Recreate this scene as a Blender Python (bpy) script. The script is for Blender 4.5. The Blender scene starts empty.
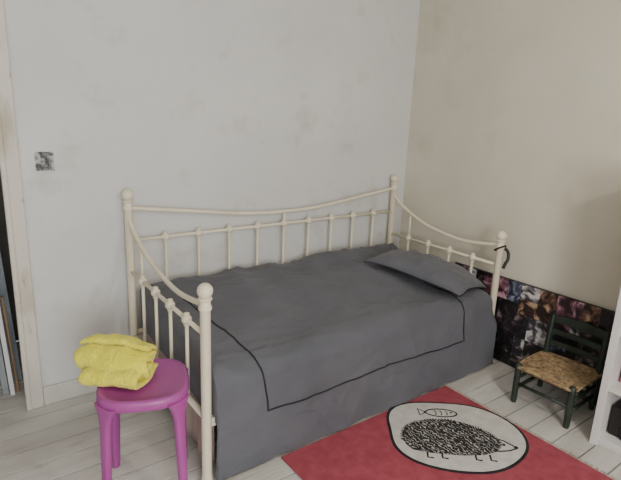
import bpy, bmesh, math, random
from mathutils import Vector, Matrix, noise
random.seed(7)
SC=bpy.context.scene
COL=bpy.context.collection

# ---------------- materials ----------------
def srgb(r,g,b):
    f=lambda c:(c/255/12.92) if c/255<=.04045 else ((c/255+.055)/1.055)**2.4
    return (f(r),f(g),f(b),1)
def mat(name,c1,c2=None,rough=.6,scale=8,bump=0,bscale=None,metal=0,stretch=(1,1,1),lo=.35,hi=.65,sheen=0,detail=5,bdist=.01,grime=None):
    m=bpy.data.materials.new(name);m.use_nodes=True;nt=m.node_tree;N=nt.nodes;L=nt.links
    b=N['Principled BSDF'];b.inputs['Roughness'].default_value=rough;b.inputs['Metallic'].default_value=metal
    if sheen: b.inputs['Sheen Weight'].default_value=sheen
    tc=N.new('ShaderNodeTexCoord');mp=N.new('ShaderNodeMapping');mp.inputs['Scale'].default_value=stretch
    L.new(tc.outputs['Object'],mp.inputs['Vector'])
    n=N.new('ShaderNodeTexNoise');n.inputs['Scale'].default_value=scale;n.inputs['Detail'].default_value=detail
    L.new(mp.outputs[0],n.inputs['Vector'])
    r=N.new('ShaderNodeValToRGB');r.color_ramp.elements[0].position=lo;r.color_ramp.elements[1].position=hi
    r.color_ramp.elements[0].color=c1;r.color_ramp.elements[1].color=c2 or c1
    L.new(n.outputs['Fac'],r.inputs[0]);out=r.outputs[0]
    if grime:
        gc,gs,g0,g1,gf=grime
        n3=N.new('ShaderNodeTexNoise');n3.inputs['Scale'].default_value=gs;n3.inputs['Detail'].default_value=9;n3.inputs['Roughness'].default_value=.65
        L.new(mp.outputs[0],n3.inputs['Vector'])
        mr=N.new('ShaderNodeMapRange');mr.inputs['From Min'].default_value=g0;mr.inputs['From Max'].default_value=g1;mr.inputs['To Max'].default_value=gf
        L.new(n3.outputs['Fac'],mr.inputs['Value'])
        mx=N.new('ShaderNodeMixRGB');mx.inputs[2].default_value=gc;L.new(mr.outputs[0],mx.inputs[0]);L.new(out,mx.inputs[1]);out=mx.outputs[0]
    L.new(out,b.inputs['Base Color'])
    if bump:
        n2=N.new('ShaderNodeTexNoise');n2.inputs['Scale'].default_value=bscale or scale*4;n2.inputs['Detail'].default_value=6
        L.new(mp.outputs[0],n2.inputs['Vector'])
        bp=N.new('ShaderNodeBump');bp.inputs['Strength'].default_value=bump;bp.inputs['Distance'].default_value=bdist
        L.new(n2.outputs['Fac'],bp.inputs['Height']);L.new(bp.outputs[0],b.inputs['Normal'])
    return m
M={}
M['wall']=mat('wall_white_paint',srgb(205,205,204),srgb(213,213,211),.75,1.6,.35,10,grime=(srgb(172,167,158),3.6,.54,.76,.6))
M['wallR']=mat('wall_cream_paint',srgb(205,200,183),srgb(214,209,193),.75,1.4,.35,10,grime=(srgb(182,176,158),2.6,.56,.78,.55))
M['ceil']=mat('ceiling_paint',srgb(205,203,198),srgb(212,210,204),.8,2,.1)
M['floor']=mat('painted_boards',srgb(192,188,181),srgb(218,215,209),.55,3,.3,30,stretch=(.35,2.5,1),grime=(srgb(120,108,92),9,.57,.75,.65))
M['gap']=mat('floor_gap',srgb(36,32,28),srgb(48,44,38),.9,5)
M['trim']=mat('old_gloss_trim',srgb(176,166,148),srgb(206,201,190),.5,7,.4,20,stretch=(1,1,.4),lo=.3,hi=.45,grime=(srgb(110,86,62),11,.6,.68,.7))
M['base']=mat('baseboard_paint',srgb(196,194,188),srgb(206,204,198),.5,4,.15,grime=(srgb(140,130,115),9,.58,.75,.5))
M['patch']=mat('bare_plaster',srgb(74,76,80),srgb(178,180,180),.8,45,.5,70,lo=.38,hi=.6)
M['cream']=mat('cream_enamel',srgb(224,214,190),srgb(230,221,198),.45,6,.03)
M['duvet']=mat('grey_cotton',srgb(84,85,92),srgb(94,95,102),.9,3,.45,12,sheen=.12,bdist=.02)
M['pillow']=mat('grey_cotton_pillow',srgb(89,90,97),srgb(99,100,107),.9,4,.4,12,sheen=.12,bdist=.02)
M['pipe']=mat('dark_piping',srgb(28,28,34),srgb(34,34,40),.8,8)
M['sheet']=mat('dusty_pink_sheet',srgb(166,146,140),srgb(182,162,156),.9,5,.3,30)
M['purple']=mat('purple_plastic',srgb(158,70,142),srgb(166,78,150),.35,3)
M['yellow']=mat('yellow_terry',srgb(228,220,50),srgb(244,236,72),.95,14,.9,110,sheen=.3,bdist=.012)
M['green']=mat('dark_green_paint',srgb(32,42,35),srgb(44,57,46),.5,12,.1)
M['rush']=mat('rush_straw',srgb(120,98,72),srgb(176,150,112),.8,40,.5,90)
M['rug']=mat('pink_rug',srgb(158,66,80),srgb(174,80,94),.95,20,.6,200)
M['rugw']=mat('rug_white_pile',srgb(200,197,192),srgb(216,213,208),.95,20,.5,200)
M['rugk']=mat('rug_black_pile',srgb(26,26,30),srgb(38,38,42),.95,20,.5,200)
M['fringe']=mat('rug_fringe_cotton',srgb(190,180,165),srgb(205,196,182),.95,30)
M['white']=mat('white_laminate',srgb(216,214,212),srgb(222,220,218),.4,3)
M['black']=mat('black_plastic',srgb(22,22,24),srgb(28,28,30),.45,5)
M['dark']=mat('closet_dark',srgb(92,88,84),srgb(112,108,104),.8,4)
M['bluegrey']=mat('bluegrey_board',srgb(110,120,130),srgb(142,150,156),.6,5)
M['wood']=mat('bare_wood',srgb(120,92,62),srgb(150,118,82),.6,6,.2,20,stretch=(1,1,.2))
M['pinkb']=mat('pink_card',srgb(190,120,132),srgb(200,130,142),.7,4)
M['blueb']=mat('blue_card',srgb(80,96,130),srgb(90,106,140),.7,4)

def speckle():
    m=bpy.data.materials.new('rug_speckle');m.use_nodes=True;nt=m.node_tree;N=nt.nodes;L=nt.links
    b=N['Principled BSDF'];b.inputs['Roughness'].default_value=.95
    tc=N.new('ShaderNodeTexCoord')
    wv=N.new('ShaderNodeTexWave');wv.inputs['Scale'].default_value=16;wv.inputs['Distortion'].default_value=9;wv.inputs['Detail'].default_value=2;wv.inputs['Detail Scale'].default_value=2.5
    L.new(tc.outputs['Object'],wv.inputs['Vector'])
    v=N.new('ShaderNodeTexVoronoi');v.inputs['Scale'].default_value=55;L.new(tc.outputs['Object'],v.inputs['Vector'])
    ad=N.new('ShaderNodeMath');ad.operation='MULTIPLY_ADD';ad.inputs[1].default_value=.45;L.new(v.outputs['Distance'],ad.inputs[0]);L.new(wv.outputs['Fac'],ad.inputs[2])
    r=N.new('ShaderNodeValToRGB');r.color_ramp.interpolation='CONSTANT'
    r.color_ramp.elements[0].color=srgb(185,182,176);r.color_ramp.elements[1].position=.36;r.color_ramp.elements[1].color=srgb(32,32,36)
    L.new(ad.outputs[0],r.inputs[0]);L.new(r.outputs[0],b.inputs['Base Color']);return m
M['speckle']=speckle()
def photo(name,dark,mid,light,seed,sc=15,hi=.66,lo=.47):
    m=bpy.data.materials.new(name);m.use_nodes=True;nt=m.node_tree;N=nt.nodes;L=nt.links
    b=N['Principled BSDF'];b.inputs['Roughness'].default_value=.4
    tc=N.new('ShaderNodeTexCoord');mp=N.new('ShaderNodeMapping');mp.inputs['Location'].default_value=(seed,seed*2,0);L.new(tc.outputs['Object'],mp.inputs[0])
    n=N.new('ShaderNodeTexNoise');n.inputs['Scale'].default_value=sc;n.inputs['Detail'].default_value=4;n.inputs['Distortion'].default_value=.8;L.new(mp.outputs[0],n.inputs['Vector'])
    r=N.new('ShaderNodeValToRGB');E=r.color_ramp.elements;E[0].position=lo;E[0].color=dark;E[1].position=hi;E[1].color=light
    e=E.new((lo+hi)/2);e.color=mid
    L.new(n.outputs['Fac'],r.inputs[0]);L.new(r.outputs[0],b.inputs['Base Color']);return m
M['ph0']=photo('print_dark',srgb(28,26,30),srgb(56,48,52),srgb(130,114,114),1)
M['ph1']=photo('print_pink',srgb(50,34,42),srgb(130,86,100),srgb(200,160,170),3,15,.62,.45)
M['ph2']=photo('print_white',srgb(48,46,52),srgb(130,126,130),srgb(206,202,200),5,15,.6,.44)
M['ph3']=photo('print_brown',srgb(38,30,28),srgb(104,76,60),srgb(180,150,124),8,15,.62,.44)
M['ph4']=photo('print_slate',srgb(28,28,36),srgb(72,76,98),srgb(150,156,178),11,15,.62,.44)
M['ph5']=photo('print_black',srgb(20,19,21),srgb(30,28,31),srgb(80,62,64),14)

# ---------------- mesh helpers ----------------
def finish(bm,name,m,parent=None,smooth=True,loc=None,rot=None,autos=None):
    me=bpy.data.meshes.new(name);bmesh.ops.recalc_face_normals(bm,faces=bm.faces);bm.to_mesh(me);bm.free()
    o=bpy.data.objects.new(name,me);COL.objects.link(o)
    for mm in (m if isinstance(m,list) else [m]): me.materials.append(M[mm])
    if smooth:
        for p in me.polygons:p.use_smooth=True
        if autos: 
            me.set_sharp_from_angle(angle=math.radians(autos))
    if parent:o.parent=parent
    if loc:o.location=loc
    if rot:o.rotation_euler=rot
    return o
def empty(name,loc=(0,0,0),rotz=0):
    e=bpy.data.objects.new(name,None);COL.objects.link(e);e.location=loc;e.rotation_euler=(0,0,rotz);e.empty_display_size=.1;return e
def box(bm,x0,x1,y0,y1,z0,z1,mi=0,bev=0):
    vs=[bm.verts.new((x,y,z)) for x in(x0,x1) for y in(y0,y1) for z in(z0,z1)]
    fs=[(0,1,3,2),(4,6,7,5),(0,4,5,1),(2,3,7,6),(0,2,6,4),(1,5,7,3)]
    F=[]
    for f in fs:
        q=bm.faces.new([vs[i] for i in f]);q.material_index=mi;F.append(q)
    if bev:
        es=list({e for f in F for e in f.edges})
        bmesh.ops.bevel(bm,geom=es,offset=bev,segments=2,affect='EDGES',profile=.5)
def tube(bm,pts,r,seg=12,cap=True,closed=False):
    pts=[Vector(p) for p in pts];n=len(pts)
    rs=r if isinstance(r,(list,tuple)) else [r]*n
    rings=[];prev=None
    for i,p in enumerate(pts):
        if closed: t=(pts[(i+1)%n]-pts[i-1]).normalized()
        else: t=(pts[min(i+1,n-1)]-pts[max(i-1,0)]).normalized()
        if prev is None:
            a=Vector((0,0,1)) if abs(t.z)<.9 else Vector((1,0,0));nn=t.cross(a).normalized()
        else: nn=(prev-t*prev.dot(t)).normalized()
        prev=nn;bb=t.cross(nn)
        rings.append([bm.verts.new(p+(nn*math.cos(2*math.pi*k/seg)+bb*math.sin(2*math.pi*k/seg))*rs[i]) for k in range(seg)])
    m=n if closed else n-1
    for i in range(m):
        A=rings[i];B=rings[(i+1)%n]
        for k in range(seg): bm.faces.new((A[k],A[(k+1)%seg],B[(k+1)%seg],B[k]))
    if cap and not closed: bm.faces.new(rings[0][::-1]);bm.faces.new(rings[-1])
def ball(bm,c,r,sc=(1,1,1),u=20,v=14):
    bmesh.ops.create_uvsphere(bm,u_segments=u,v_segments=v,radius=r,matrix=Matrix.Translation(c)@Matrix.Diagonal((*sc,1)))
def lathe(bm,c,prof,seg=24):
    R=[]
    for r,z in prof: R.append([bm.verts.new((c[0]+r*math.cos(2*math.pi*k/seg),c[1]+r*math.sin(2*math.pi*k/seg),c[2]+z)) for k in range(seg)])
    for i in range(len(R)-1):
        for k in range(seg): bm.faces.new((R[i][k],R[i][(k+1)%seg],R[i+1][(k+1)%seg],R[i+1][k]))
    bm.faces.new(R[0][::-1]);bm.faces.new(R[-1])
def bez(pts,n=24):
    P=[Vector(p) for p in pts];P=[2*P[0]-P[1]]+P+[2*P[-1]-P[-2]];out=[]
    for i in range(1,len(P)-2):
        for k in range(n):
            t=k/n;a,b,c,d=P[i-1:i+3]
            out.append(.5*((2*b)+(c-a)*t+(2*a-5*b+4*c-d)*t*t+(3*b-a-3*c+d)*t**3))
    out.append(P[-2]);return out

# ---------------- room ----------------
XW=2.17;YB=.057;XL=-2.3;YF=-4.9;H=2.7
def slab(name,parts,m):
    bm=bmesh.new()
    for p in parts: box(bm,*p)
    return finish(bm,name,m,smooth=False)
bm=bmesh.new()
box(bm,XL-.1,XW+.1,YF-.1,1.0,-.06,-.022,1)
y=YF
while y<.95:
    w=.135;x=XL-.05+random.uniform(-1.5,0)
    while x<XW+.05:
        l=random.uniform(2.2,3.6);x0=max(x,XL-.05);x1=min(x+l,XW+.05)
        if x1>x0:
            dz=random.uniform(-.003,0)
            box(bm,x0+.001,x1-.001,y+.0035,min(y+w,.97)-.0045,-.022,dz,0)
        x+=l
    y+=w
finish(bm,'floor',['floor','gap'],smooth=False)
T=.12
slab('wall_back',[(-.545,XW+T,YB,YB+T,0,H),(-1.36,-.545,YB,YB+T,2.05,H),(XL-T,-1.36,YB,YB+T,0,H)],'wall')
slab('wall_right',[(XW,XW+T,YF,YB,0,H)],'wallR')
slab('wall_left',[(XL-T,XL,YF,YB,0,H)],'wall')
WX0,WX1,WZ0,WZ1=-1.75,-.25,.85,2.25
slab('wall_front',[(XL,WX0,YF-T,YF,0,H),(WX1,XW,YF-T,YF,0,H),(WX0,WX1,YF-T,YF,0,WZ0),(WX0,WX1,YF-T,YF,WZ1,H)],'wall')
slab('ceiling',[(XL-T,XW+T,YF-T,1.0,H,H+.1)],'ceil')
slab('wall_closet',[(-1.5,-1.4,YB+T,.97,0,H),(-.36,-.26,YB+T,.97,0,H),(-1.5,-.26,.97,1.03,0,H)],'dark')
bm=bmesh.new()
for a in (WX0,(WX0+WX1)/2-.025,WX1-.05): box(bm,a,a+.05,YF-.09,YF-.03,WZ0,WZ1)
for a in (WZ0,(WZ0+WZ1)/2-.02,WZ1-.05): box(bm,WX0+.05,WX1-.05,YF-.085,YF-.035,a,a+.05)
finish(bm,'window_1','white',smooth=False)
bm=bmesh.new()
box(bm,-.547,-.478,YB-.022,YB-.001,0,2.13,0,.004)
box(bm,-.560,-.535,YB-.030,YB-.002,0,2.10,0,.006)
box(bm,-1.44,-1.358,YB-.022,YB-.001,0,2.13,0,.004)
box(bm,-1.358,-.562,YB-.022,YB-.001,2.05,2.13,0,.004)
finish(bm,'trim_1','trim',smooth=False)
def baseb(name,x0,x1,y0,y1):
    bm=bmesh.new();box(bm,x0,x1,y0,y1,0,.105,0,.005);finish(bm,name,'base',smooth=False)
baseb('baseboard_back',-.477,XW-.001,YB-.017,YB-.001)
baseb('baseboard_right',XW-.015,XW-.001,-1.72,YB-.02)
bm=bmesh.new()
rng=random.Random(3);outline=[]
for k in range(40):
    a=2*math.pi*k/40;c,s=math.cos(a),math.sin(a)
    q=1/max(abs(c),abs(s));rr=q*(1+rng.uniform(-.05,.02))
    outline.append((.042*c*rr,.046*s*rr))
f1=[bm.verts.new((-.37+a,YB-.003,1.295+b)) for a,b in outline];f2=[bm.verts.new((-.37+a,YB-.0005,1.295+b)) for a,b in outline]
bm.faces.new(f1)
for k in range(40): bm.faces.new((f1[k],f1[(k+1)%40],f2[(k+1)%40],f2[k]))
finish(bm,'plaster_patch','patch',smooth=False)
e=empty('stacked_boards')
for i,(x,y,w,h,mm,t) in enumerate([(-.60,.24,.022,.62,'white',.08),(-.572,.26,.012,.55,'wood',.10),(-.63,.27,.03,.72,'bluegrey',.06),(-.56,.40,.05,.9,'bluegrey',.10),(-.72,.42,.10,1.15,'wood',.05),(-.60,.50,.10,1.3,'dark',.05)]):
    bm=bmesh.new();box(bm,x-w/2,x+w/2,y,y+.02,0,h,0,.002)
    for v in bm.verts: v.co.y+=v.co.z*t; v.co.x-=v.co.z*.04
    finish(bm,'board_%d'%(i+1),mm,e,smooth=False)

# ---------------- daybed ----------------
bed=empty('daybed',(0,0,0))
W=.954;L=2.0
def post(name,x,y,hb):
    bm=bmesh.new()
    lathe(bm,(x,y,0),[(.024,0),(.027,.01),(.022,.035),(.0215,.05),(.0215,hb-.085),(.027,hb-.078),(.027,hb-.066),(.0225,hb-.06),(.0225,hb-.042),(.028,hb-.036),(.028,hb-.03),(.014,hb-.024)])
    ball(bm,(x,y,hb),.032)
    finish(bm,name,'cream',bed,autos=40)
for i,(x,y,h) in enumerate([(0,0,1.115),(L,0,1.115),(0,-W,.881),(L,-W,.881)]): post('post_%d'%(i+1),x,y,h)
bm=bmesh.new()
top=bez([(0,0,1.045),(.35,0,1.0),(.7,0,.957),(1.0,0,.945),(1.3,0,.957),(1.65,0,1.0),(2,0,1.045)])
tube(bm,top,.0115)
finish(bm,'back_top_rail','cream',bed)
def knot(bm,c,ax):
    ball(bm,c,.023,u=14,v=10)
    for s in (-1,1):
        ball(bm,(c[0],c[1],c[2]+s*.025),.014,(1,1,.5),12,8)
bm=bmesh.new()
tube(bm,[(0,0,.865),(L,0,.865)],.010);tube(bm,[(0,0,.33),(L,0,.33)],.014)
for i in range(1,10):
    x=.2*i;tube(bm,[(x,0,.33),(x,0,.865)],.0082,10);knot(bm,(x,0,.865),0)
tube(bm,[(1,0,.865),(1,0,.945)],.0082,10)
finish(bm,'back_spindles','cream',bed)
for nm,x in (('arm_left',0),('arm_right',L)):
    bm=bmesh.new()
    arc=bez([(x,0,1.0),(x,-.10,.925),(x,-.32,.835),(x,-.54,.795),(x,-.72,.788),(x,-W,.82)])
    tube(bm,arc,.0115)
    tube(bm,[(x,0,.69),(x,-W,.69)],.010);tube(bm,[(x,0,.31),(x,-W,.31)],.014)
    for i in range(1,5):
        yy=-W*i/5
        tube(bm,[(x,yy,.31),(x,yy,.69)],.0082,10);knot(bm,(x,yy,.69),1)
    yy=-W/5;za=min(arc,key=lambda p:abs(p.y-yy)).z
    tube(bm,[(x,yy,.69),(x,yy,za)],.0082,10)
    finish(bm,nm,'cream',bed)
bm=bmesh.new()
box(bm,.02,L-.02,-W-.012,-W+.012,.27,.31,0,.003);box(bm,.02,L-.02,-.012,.012,.27,.31,0,.003)
for i in range(12):
    x=.12+i*.16;box(bm,x-.03,x+.03,-W+.012,-.012,.29,.30)
finish(bm,'side_rails','cream',bed,smooth=False)

bm=bmesh.new();box(bm,.07,1.94,-.93,-.035,.302,.50,0,.03)
mt=finish(bm,'mattress','sheet',autos=50)
bm=bmesh.new();P=[]
for i in range(81):
    u=i/80;yy=-.05-.87*u
    P.append([bm.verts.new((.052+(.010*math.sin(u*34)+.006*math.sin(u*71))*k/6-.012*k/6,yy,.47-.43*k/6)) for k in range(7)])
for i in range(80):
    for k in range(6): bm.faces.new((P[i][k],P[i+1][k],P[i+1][k+1],P[i][k+1]))
o=finish(bm,'valance','sheet',mt);o.modifiers.new('s','SOLIDIFY').thickness=.002

# duvet
RY=.085;RX=.035;RR=.05
def prof(u,r):
    q=r*math.pi/2
    if u<=0:return 0,0
    if u<q:return r*math.sin(u/r),r*(1-math.cos(u/r))
    return r,r+(u-q)
S0,S1=.066,1.90;TY=.90
SL=.255;SR=.36;TF=.60
def nz(x,y,z=0,s=1): return noise.noise(Vector((x*s,y*s,z)))
def ridge(x,y,z,s):
    v=noise.noise(Vector((x*s,y*s,z)));return 1-2*math.sqrt(v*v+.004)
def crease(x,y,z,s,wd=.05):
    v=noise.noise(Vector((x*s,y*s,z)));m=max(0,noise.noise(Vector((x*3,y*3,z+50)))+.2)
    return math.exp(-(v/wd)**2)*min(1,m*2.5)
def wrinkle(s,t):
    wx=s+.08*nz(s,t,20,3);wy=t+.08*nz(s,t,30,3)
    return .010*crease(wx*.5+wy*1.1,wy*.6-wx*.8,60,3.6,.085)+.008*crease(wx*1.0+wy*.2,wy*1.3,70,4.2,.085)+.004*crease(wx*.8-wy*1.1,wy*.6+wx*.3,80,5.5,.09)
def dpos(s,t,off=0):
    if s<S0: ox,dx=prof(S0-s,RX);x=S0-ox
    elif s>S1: ox,dx=prof(s-S1,RR);x=S1+ox
    else: x=s;dx=0
    if t>TY: oy,dy=prof(t-TY,RY);y=-TY-oy
    else: y=-t;dy=0
    drop=(dx**5+dy**5)**.2
    tp=.603-.08*min(1,t/TY)**1.5
    a=max(0,1-drop/.08)
    wx=s+.10*nz(s,t,20,2.5);wy=t+.10*nz(s,t,30,2.5)
    w=(.020*nz(s,t*1.3,1,2.6)+.018*(ridge(wx*.6+wy*.9,wy*.7-wx*.4,5,3.4)-.6)+.008*(ridge(wx*.5+wy*1.5,wy*1.1-wx*.9,9,5)-.6))
    W2=wrinkle(s,t)
    w+=W2*(.75+.6*max(0,1-t/.45))
    back=math.exp(-((t-.13)/.09)**2)
    w+=back*(.020+.028*nz(s,0,3,3)+.040*math.exp(-((s-1.5)/.18)**2)+.010*nz(s,t,33,8))
    w+=.026*math.exp(-(((s-.55)/.35)**2+((t-.3)/.10)**2))
    w+=.020*math.exp(-(((s-1.28-.25*t)/.05)**2+((t-.35)/.28)**2))
    edge=min(1,max(0,(s-.1)/.15))
    tp+=w*a*(.45+.55*edge)+.008*a
    z=tp-drop
    fd=min(1,max(0,(dy-.05)/.4))
    if dy>0:
        m=min(1,dy/.1)
        y-=.012*fd+fd*(.010*nz(s,0,2,7)+.014*(ridge(s*1.0+dy*.5,dy*.5,4,4)-.5))+(.011*nz(s,dy*1.5,8,5)+.006*(ridge(s*2-dy,dy*1.2,14,3)-.6))*m+W2*.55*m
        y-=off
        k=min(1,max(0,(s-1.6)/.3)); x+=.066*k*min(1,max(0,(dy-.10)/.12))
    if s<S0:
        k=min(1,dx/.1);m=min(1,max(0,(t-.1)/.1))*min(1,max(0,(.84-t)/.1))
        x=x+.006*nz(t,dx,4,9)*k
        x=max(x,.014+(1-m)*.014)
    z=max(z,.014)
    if drop<=.05: z+=off
    return Vector((x,y,z))
bm=bmesh.new();NS,NT=380,240;G=[]
for i in range(NS+1):
    s=(S0-SL)+(S1+SR-S0+SL)*i/NS
    G.append([bm.verts.new(dpos(s,.035+(TY+TF-.035-.02)*j/NT)) for j in range(NT+1)])
for i in range(NS):
    for j in range(NT):
        try:bm.faces.new((G[i][j],G[i+1][j],G[i+1][j+1],G[i][j+1]))
        except:pass
o=finish(bm,'duvet','duvet')
bm=bmesh.new()
tz=TY+RY*math.pi/2+.165
path=[(.17+.11*(k/40)**1.2,.30+(tz-.30)*k/40) for k in range(41)]
path+=[(.28+(1.66-.28)*k/80,tz+.008*math.sin(k/9)) for k in range(1,81)]
path+=[(1.66,tz-(tz-.45)*k/40) for k in range(1,41)]
tube(bm,[dpos(a,b,.002) for a,b in path],.0040,8)
pp=finish(bm,'duvet_piping','pipe',o)

# pillow
bm=bmesh.new();n=50;rows=[[],[]]
def pin(u,v): return u*(1-.06*(1-abs(v)**2)*abs(u)**4),v*(1-.06*(1-abs(u)**2)*abs(v)**4)
for side in (0,1):
    for i in range(n+1):
        r=[]
        for j in range(n+1):
            u=-1+2*i/n;v=-1+2*j/n
            h=((1-u*u)**.45*(1-v*v)**.45)
            hh=h*(.092 if side==0 else -.020)
            if side==0: hh+=h*(.014*nz(u,v,2,2.0)+.016*(ridge(u+v*.5,v*1.2,6,2.0)-.5)+.010*crease(u*.6+v*.3,v*.8,16,3,.08))
            pu,pv=pin(u,v)
            wob=.008*nz(u,v,40,2)
            r.append(bm.verts.new((.222*pu+wob,.34*pv+wob,hh-.030*u*u*(u>0)-.016*abs(v)**3+.008*nz(u,v,50,1.6))))
        rows[side].append(r)
for side in (0,1):
    R=rows[side]
    for i in range(n):
        for j in range(n): bm.faces.new((R[i][j],R[i+1][j],R[i+1][j+1],R[i][j+1]))
rim=[]
for (u0,v0,u1,v1) in [(0,0,n,0),(n,0,n,n),(n,n,0,n),(0,n,0,0)]:
    for k in range(n): rim.append(rows[0][int(u0+(u1-u0)*k/n)][int(v0+(v1-v0)*k/n)].co.copy())
bmesh.ops.remove_doubles(bm,verts=bm.verts,dist=.0012)
pil=finish(bm,'pillow','pillow',loc=(1.70,-.635,.612),rot=(math.radians(5),math.radians(3),math.radians(13)))
bm=bmesh.new();tube(bm,rim,.0038,8,closed=True);finish(bm,'piping','pipe',pil)

# ---------------- stool ----------------
st=empty('plastic_stool',(-.215,-.835,0),math.radians(-22))
HS=.505
bm=bmesh.new()
def sup(r,k,seg=56,p=3.0):
    a=2*math.pi*k/seg;c,s=math.cos(a),math.sin(a)
    q=(abs(c)**p+abs(s)**p)**(-1/p);return r*q*c,r*q*s
prof_s=[(.02,-.008),(.10,-.009),(.148,-.006),(.158,0),(.168,0),(.175,-.008),(.177,-.03),(.172,-.042),(.163,-.042),(.155,-.024),(.02,-.022)]
R=[]
for r,z in prof_s: R.append([bm.verts.new((*sup(r,k),z+HS)) for k in range(56)])
for i in range(len(R)-1):
    for k in range(56): bm.faces.new((R[i][k],R[i][(k+1)%56],R[i+1][(k+1)%56],R[i+1][k]))
bm.faces.new(R[0]);bm.faces.new(R[-1][::-1])
finish(bm,'seat','purple',st,autos=50)
for i,(sx,sy) in enumerate([(1,1),(1,-1),(-1,1),(-1,-1)]):
    bm=bmesh.new();rings=[]
    for k in range(17):
        t=k/16;z=(HS-.028)*(1-t);c=.132+.016*t;w=.017+.006*(1-t)+.034*max(0,1-t*5)**2
        ring=[]
        for a in range(16):
            th=2*math.pi*a/16;px=w*math.copysign(abs(math.cos(th))**.6,math.cos(th));py=min(w,.022)*.75*math.copysign(abs(math.sin(th))**.6,math.sin(th))
            X=c*sx+(px*.7071*(-sy)+py*.7071*sx);Y=c*sy+(px*.7071*sx+py*.7071*sy)
            ring.append(bm.verts.new((X,Y,z)))
        rings.append(ring)
    for k in range(16):
        for a in range(16): bm.faces.new((rings[k][a],rings[k][(a+1)%16],rings[k+1][(a+1)%16],rings[k+1][a]))
    bm.faces.new(rings[0]);bm.faces.new(rings[-1][::-1])
    finish(bm,'leg_%d'%(i+1),'purple',st,autos=50)

# ---------------- towel ----------------
bm=bmesh.new()
def ribbon(cl,th,length,x0,nl=44,seed=0,taper=0):
    n=len(cl);A=[];B=[]
    for i,p in enumerate(cl):
        a=cl[max(i-1,0)];b=cl[min(i+1,n-1)]
        tx,tz=b[0]-a[0],b[1]-a[1];l=math.hypot(tx,tz) or 1;nx,nz_=-tz/l,tx/l
        ra=[];rb=[]
        for j in range(nl+1):
            u=j/nl;X=x0+length*(u-.5)
            ed=1-.55*max(0,(abs(u-.5)*2-.86)/.14)**2
            d=.013*noise.noise(Vector((X*9,p[0]*11,p[1]*11+seed)))+.007*noise.noise(Vector((X*24,p[0]*24,p[1]*24+seed)))+.0025*noise.noise(Vector((X*80,p[0]*80,p[1]*80+seed)))
            jig=.035*noise.noise(Vector((i*.06,9 if u<.5 else 3,seed)))
            hh=th/2*ed
            sh=1-taper*abs(u-.5)**2*4
            ra.append(bm.verts.new((X+jig*(u-.5)*2,(p[0]+nx*(hh+d))*sh,(p[1]+nz_*(hh+d))*sh)))
            rb.append(bm.verts.new((X+jig*(u-.5)*2,(p[0]-nx*(hh-d))*sh,(p[1]-nz_*(hh-d))*sh)))
        A.append(ra);B.append(rb)
    for i in range(n-1):
        for j in range(nl):
            bm.faces.new((A[i][j],A[i+1][j],A[i+1][j+1],A[i][j+1]));bm.faces.new((B[i][j],B[i][j+1],B[i+1][j+1],B[i+1][j]))
        for j in (0,nl):
            bm.faces.new((A[i][j],A[i+1][j],B[i+1][j],B[i][j]))
    for i in (0,n-1):
        for j in range(nl): bm.faces.new((A[i][j],A[i][j+1],B[i][j+1],B[i][j]))
cl=[];T_=2.30
for k in range(110):
    f=k/109;a=f*T_*2*math.pi;r=.010+.068*f
    cl.append((.012+r*math.cos(a-.2)*1.12,.084+r*math.sin(a-.2)*.84))
ribbon(cl,.022,.30,0,taper=.14)
cl2=[(.09-.17*k/20,.012+.004*math.sin(k/3)) for k in range(21)]
cl2+=[(-.08-.022*math.sin(a),.032-.020*math.cos(a)) for a in [math.pi*k/8 for k in range(1,9)]]
cl2+=[(-.08+.10*k/10,.052+.004*k/10) for k in range(1,11)]
ribbon(cl2,.022,.235,.03,seed=4,taper=.05)
bmesh.ops.recalc_face_normals(bm,faces=bm.faces)
for v in bm.verts: v.co.z=max(v.co.z,.001)
o=finish(bm,'yellow_towel','yellow',loc=(-.308,-.755,HS+.001),rot=(0,0,math.radians(-42)))

# ---------------- child chair ----------------
ch=empty('child_chair',(1.905,-1.475,0),math.radians(2))
d=.152
bm=bmesh.new()
for y in (-d,d):
    lathe(bm,(-d,y,0),[(.014,0),(.017,.02),(.018,.2),(.018,.235),(.011,.243)],14)
    tube(bm,[(d,y,0),(d+.0,y,.2),(d+.012,y,.34),(d+.03,y,.470)],[.014,.017,.0165,.014],14)
finish(bm,'legs','green',ch,autos=50)
bm=bmesh.new()
for z in (.09,.15):
    for y in (-d,d): tube(bm,[(-d,y,z),(d,y,z)],.0095,10)
for x in (-d,d): tube(bm,[(x,-d,.12),(x,d,.12)],.0095,10)
finish(bm,'stretchers','green',ch)
bm=bmesh.new()
for z,h,xo in ((.285,.03,.006),(.355,.03,.014),(.425,.042,.022)):
    n=12;prev=None
    for k in range(n+1):
        u=-1+2*k/n;bow=.012*(1-u*u);x=d+xo+bow;z1=z+h+(.010*(1-u*u) if z>.4 else 0)
        q=[bm.verts.new((x-.006,d*u,z)),bm.verts.new((x+.006,d*u,z)),bm.verts.new((x+.008,d*u,z1)),bm.verts.new((x-.004,d*u,z1))]
        if prev:
            for a in range(4): bm.faces.new((prev[a],prev[(a+1)%4],q[(a+1)%4],q[a]))
        else: bm.faces.new(q)
        prev=q
    bm.faces.new(prev)
finish(bm,'back_slats','green',ch,smooth=False)
bm=bmesh.new();K=13
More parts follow.
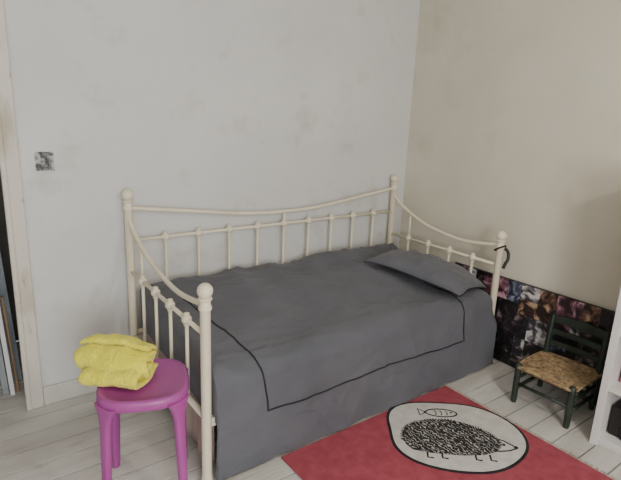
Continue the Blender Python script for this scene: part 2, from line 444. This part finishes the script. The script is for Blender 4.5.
for k in range(K):
    r=.166*(1-k/K)+.004;z=.226-.010*(1-r/.17)+ .001*(k%2)
    c=[(-r,-r),(r,-r),(r,r),(-r,r)];pts=[]
    for a in range(4):
        p,q=c[a],c[(a+1)%4]
        for b in range(6): 
            t=(b+.5)/6; pts.append((p[0]+(q[0]-p[0])*t,p[1]+(q[1]-p[1])*t,z+.003*math.sin(a*6+b+k)))
    tube(bm,pts,.0078,8,closed=True)
box(bm,-.155,.155,-.155,.155,.205,.218)
finish(bm,'rush_seat','rush',ch)

# ---------------- collage panel on right wall ----------------
pn=empty('photo_collage_panel',(2.128,-1.13,.0005));pn.rotation_euler=(0,math.radians(1.6),0)
bm=bmesh.new();box(bm,-.009,.009,-.60,.60,0,.575,0,.002);finish(bm,'board','ph5',pn,smooth=False)
bm=bmesh.new();rr=random.Random(21)
def split(y0,y1,z0,z1,dep):
    w,h=y1-y0,z1-z0
    if dep==0 or (w<.12 and h<.13) :
        g=.001;box(bm,-.0115,-.0088,y0+g,y1-g,z0+g,z1-g,rr.choice([0,0,1,2,3,4,5,5,0,1,3]));return
    if w>h*rr.uniform(.7,1.2):
        m=y0+w*rr.uniform(.35,.65);split(y0,m,z0,z1,dep-1);split(m,y1,z0,z1,dep-1)
    else:
        m=z0+h*rr.uniform(.35,.65);split(y0,y1,z0,m,dep-1);split(y0,y1,m,z1,dep-1)
split(-.598,.598,.003,.572,6)
finish(bm,'photo_prints',['ph0','ph1','ph2','ph3','ph4','ph5'],pn,smooth=False)

# ---------------- rug ----------------
rg=empty('rug',(0,0,0))
bm=bmesh.new();box(bm,.35,1.535,-2.35,-1.005,.001,.010,0,.003);finish(bm,'pile','rug',rg,smooth=False)
def flat(pts,z0,z1,name,m):
    bm=bmesh.new();a=[bm.verts.new((p[0],p[1],z1)) for p in pts];b=[bm.verts.new((p[0],p[1],z0)) for p in pts]
    bm.faces.new(a);n=len(pts)
    for k in range(n): bm.faces.new((a[k],b[k],b[(k+1)%n],a[(k+1)%n]))
    finish(bm,name,m,rg,smooth=False)
def blob(cx,cy,rx,ry,rot,p=2.3,wob=.03,n=90,seed=0):
    out=[]
    for k in range(n):
        a=2*math.pi*k/n;c,s=math.cos(a),math.sin(a);q=(abs(c)**p+abs(s)**p)**(-1/p)*(1+wob*math.sin(3*a+seed)+wob*.6*math.sin(5*a+seed*2))
        X,Y=rx*q*c,ry*q*s;out.append((cx+X*math.cos(rot)-Y*math.sin(rot),cy+X*math.sin(rot)+Y*math.cos(rot)))
    return out
RT=math.radians(-38)
CX,CY=1.19,-1.345
def fr(u,v): return (CX+u*math.cos(RT)-v*math.sin(RT),CY+u*math.sin(RT)+v*math.cos(RT))
flat(blob(CX,CY,.350,.290,RT,2.4,.03,seed=1),.009,.0125,'blob_outline','rugk')
flat(blob(CX,CY,.336,.276,RT,2.4,.03,seed=1),.012,.0140,'blob_white','rugw')
body=[]
for k in range(97):
    a=math.pi*k/96;x=-.03+.24*math.cos(a);yv=.20*math.sin(a)**.7
    if x>0: yv*=(1-.2*x/.22)
    sp=1+(.07 if k%2 else 0)
    body.append((x*sp,yv*sp-.09))
body+= [(-.265,-.11),(-.24,-.15),(-.14,-.17),(0,-.175),(.1,-.165),(.18,-.13)]
flat([fr(*p) for p in body],.0138,.0155,'animal_body','speckle')
def stroke(pts,w,name):
    P=[Vector(p) for p in pts];Lf=[];Rt=[]
    for i,p in enumerate(P):
        t=(P[min(i+1,len(P)-1)]-P[max(i-1,0)]).normalized();nn=Vector((-t.y,t.x))*w
        Lf.append(p+nn);Rt.append(p-nn)
    flat([fr(*q) for q in Lf+Rt[::-1]],.0138,.0152,name,'rugk')
def arcp(cx,cy,rx,ry,a0,a1,n=20): return [(cx+rx*math.cos(math.radians(a0+(a1-a0)*k/n)),cy+ry*math.sin(math.radians(a0+(a1-a0)*k/n))) for k in range(n+1)]
stroke([(.19,-.02),(.235,-.045),(.275,-.085),(.28,-.10),(.24,-.12),(.18,-.13)],.004,'snout_outline')
flat([fr(*p) for p in arcp(.225,-.075,.009,.009,0,342,18)],.0138,.0152,'eye','rugk')
flat([fr(*p) for p in arcp(.280,-.092,.011,.010,0,342,18)],.0138,.0156,'nose','rugk')
for i,u0 in enumerate((-.17,-.10,.06,.13)): stroke([(u0,-.16),(u0-.005,-.20),(u0+.022,-.205)],.005,'foot_%d'%(i+1))
stroke(arcp(-.03,.175,.085,.036,0,360,30),.004,'fish_outline')
stroke([(-.115,.175),(-.155,.205),(-.150,.145),(-.115,.175)],.004,'fish_tail')
flat([fr(*p) for p in arcp(.025,.182,.006,.006,0,342,18)],.0138,.0152,'fish_eye','rugk')
for i in range(3): stroke(arcp(-.07+.03*i,.175,.012,.022,-70,70,8),.0025,'fish_scale_%d'%(i+1))
bm=bmesh.new()
for k in range(117):
    yy=-2.34+k*.0115;yy=min(yy,-1.01)
    tube(bm,[(1.532,yy,.006),(1.545,yy+random.uniform(-.004,.004),.005),(1.562,yy+random.uniform(-.008,.008),.003)],.0022,5)
finish(bm,'fringe','fringe',rg)

# ---------------- bookcase ----------------
bc=empty('bookcase',(0,0,0))
x0,x1,y0,y1,HB=1.735,2.165,-2.55,-1.765,1.38
bm=bmesh.new()
box(bm,x0,x1,y1-.036,y1,0,HB,0,.002);box(bm,x0,x1,y0,y0+.036,0,HB,0,.002)
box(bm,x1-.012,x1,y0+.036,y1-.036,0,HB)
for z in (.03,.31,.60,.90,1.15,HB-.03): box(bm,x0+.004,x1-.012,y0+.036,y1-.036,z,z+.025)
box(bm,x0+.02,x0+.035,y0+.036,y1-.036,0,.03)
finish(bm,'carcass','white',bc,smooth=False)
def item(name,bx,m):
    bm=bmesh.new();box(bm,*bx,0,.006);finish(bm,name,m,bc,smooth=False)
for zi,z in enumerate((.056,.336,.626,.926)):
    yy=y1-.045
    for k in range(9):
        w=random.uniform(.02,.07);h=random.uniform(.07,.16)
        if yy-w<y0+.04:break
        item('book_%d_%d'%(zi,k),(x0+.05+random.uniform(0,.04),x1-.1,yy-w,yy-.002,z,z+h),random.choice(['black','black','pinkb','black','wood','bluegrey']))
        yy-=w

# ---------------- black cable loop on the front right post ----------------
bm=bmesh.new();pts=[]
for k in range(40):
    a=2*math.pi*k/40;pts.append((2.0+.031*math.cos(a),-.954+.031*math.sin(a),.80-.02*math.sin(a)))
tube(bm,pts,.006,8,closed=True)
pts2=[(2.028,-.965,.80),(2.045,-.985,.775),(2.042,-.992,.73),(2.03,-.985,.70),(2.022,-.98,.67)]
tube(bm,bez(pts2,8),.010,10)
finish(bm,'cable_loop','black',bed)

# ---------------- lights ----------------
def area(name,loc,rot,sx,sy,p,c):
    l=bpy.data.lights.new(name,'AREA');l.shape='RECTANGLE';l.size=sx;l.size_y=sy;l.energy=p;l.color=c
    o=bpy.data.objects.new(name,l);COL.objects.link(o);o.location=loc;o.rotation_euler=rot;return o
area('window_daylight',((WX0+WX1)/2,YF-.02,(WZ0+WZ1)/2),(math.radians(90),0,0),1.4,1.3,96,(.99,.99,1))
pd=empty('pendant_lamp',(.6,-3.2,0))
bm=bmesh.new();tube(bm,[(0,0,2.36),(0,0,H-.001)],.004,8);lathe(bm,(0,0,2.30),[(.02,0),(.022,.05),(.012,.07)],16);finish(bm,'cord','white',pd)
l=bpy.data.lights.new('pendant_bulb','POINT');l.energy=56;l.color=(1,.93,.80);l.shadow_soft_size=.09
o=bpy.data.objects.new('pendant_bulb',l);COL.objects.link(o);o.parent=pd;o.location=(0,0,2.15)
w=bpy.data.worlds.new('w');SC.world=w;w.use_nodes=True
w.node_tree.nodes['Background'].inputs[0].default_value=(.75,.85,1,1);w.node_tree.nodes['Background'].inputs[1].default_value=1.0

# ---------------- camera ----------------
cd=bpy.data.cameras.new('camera');c=bpy.data.objects.new('camera',cd);COL.objects.link(c)
cd.sensor_width=36;cd.sensor_fit='HORIZONTAL';cd.lens=501.53/621*36;cd.clip_start=.05
r=Vector((0.80551,-0.59031,0.04063));u=Vector((0.11373,0.22149,0.96839));b=Vector((-0.58165,-0.77625,0.24589))
c.matrix_world=Matrix(((r.x,u.x,b.x,-.7894),(r.y,u.y,b.y,-2.6857),(r.z,u.z,b.z,1.5762),(0,0,0,1)))
SC.camera=c
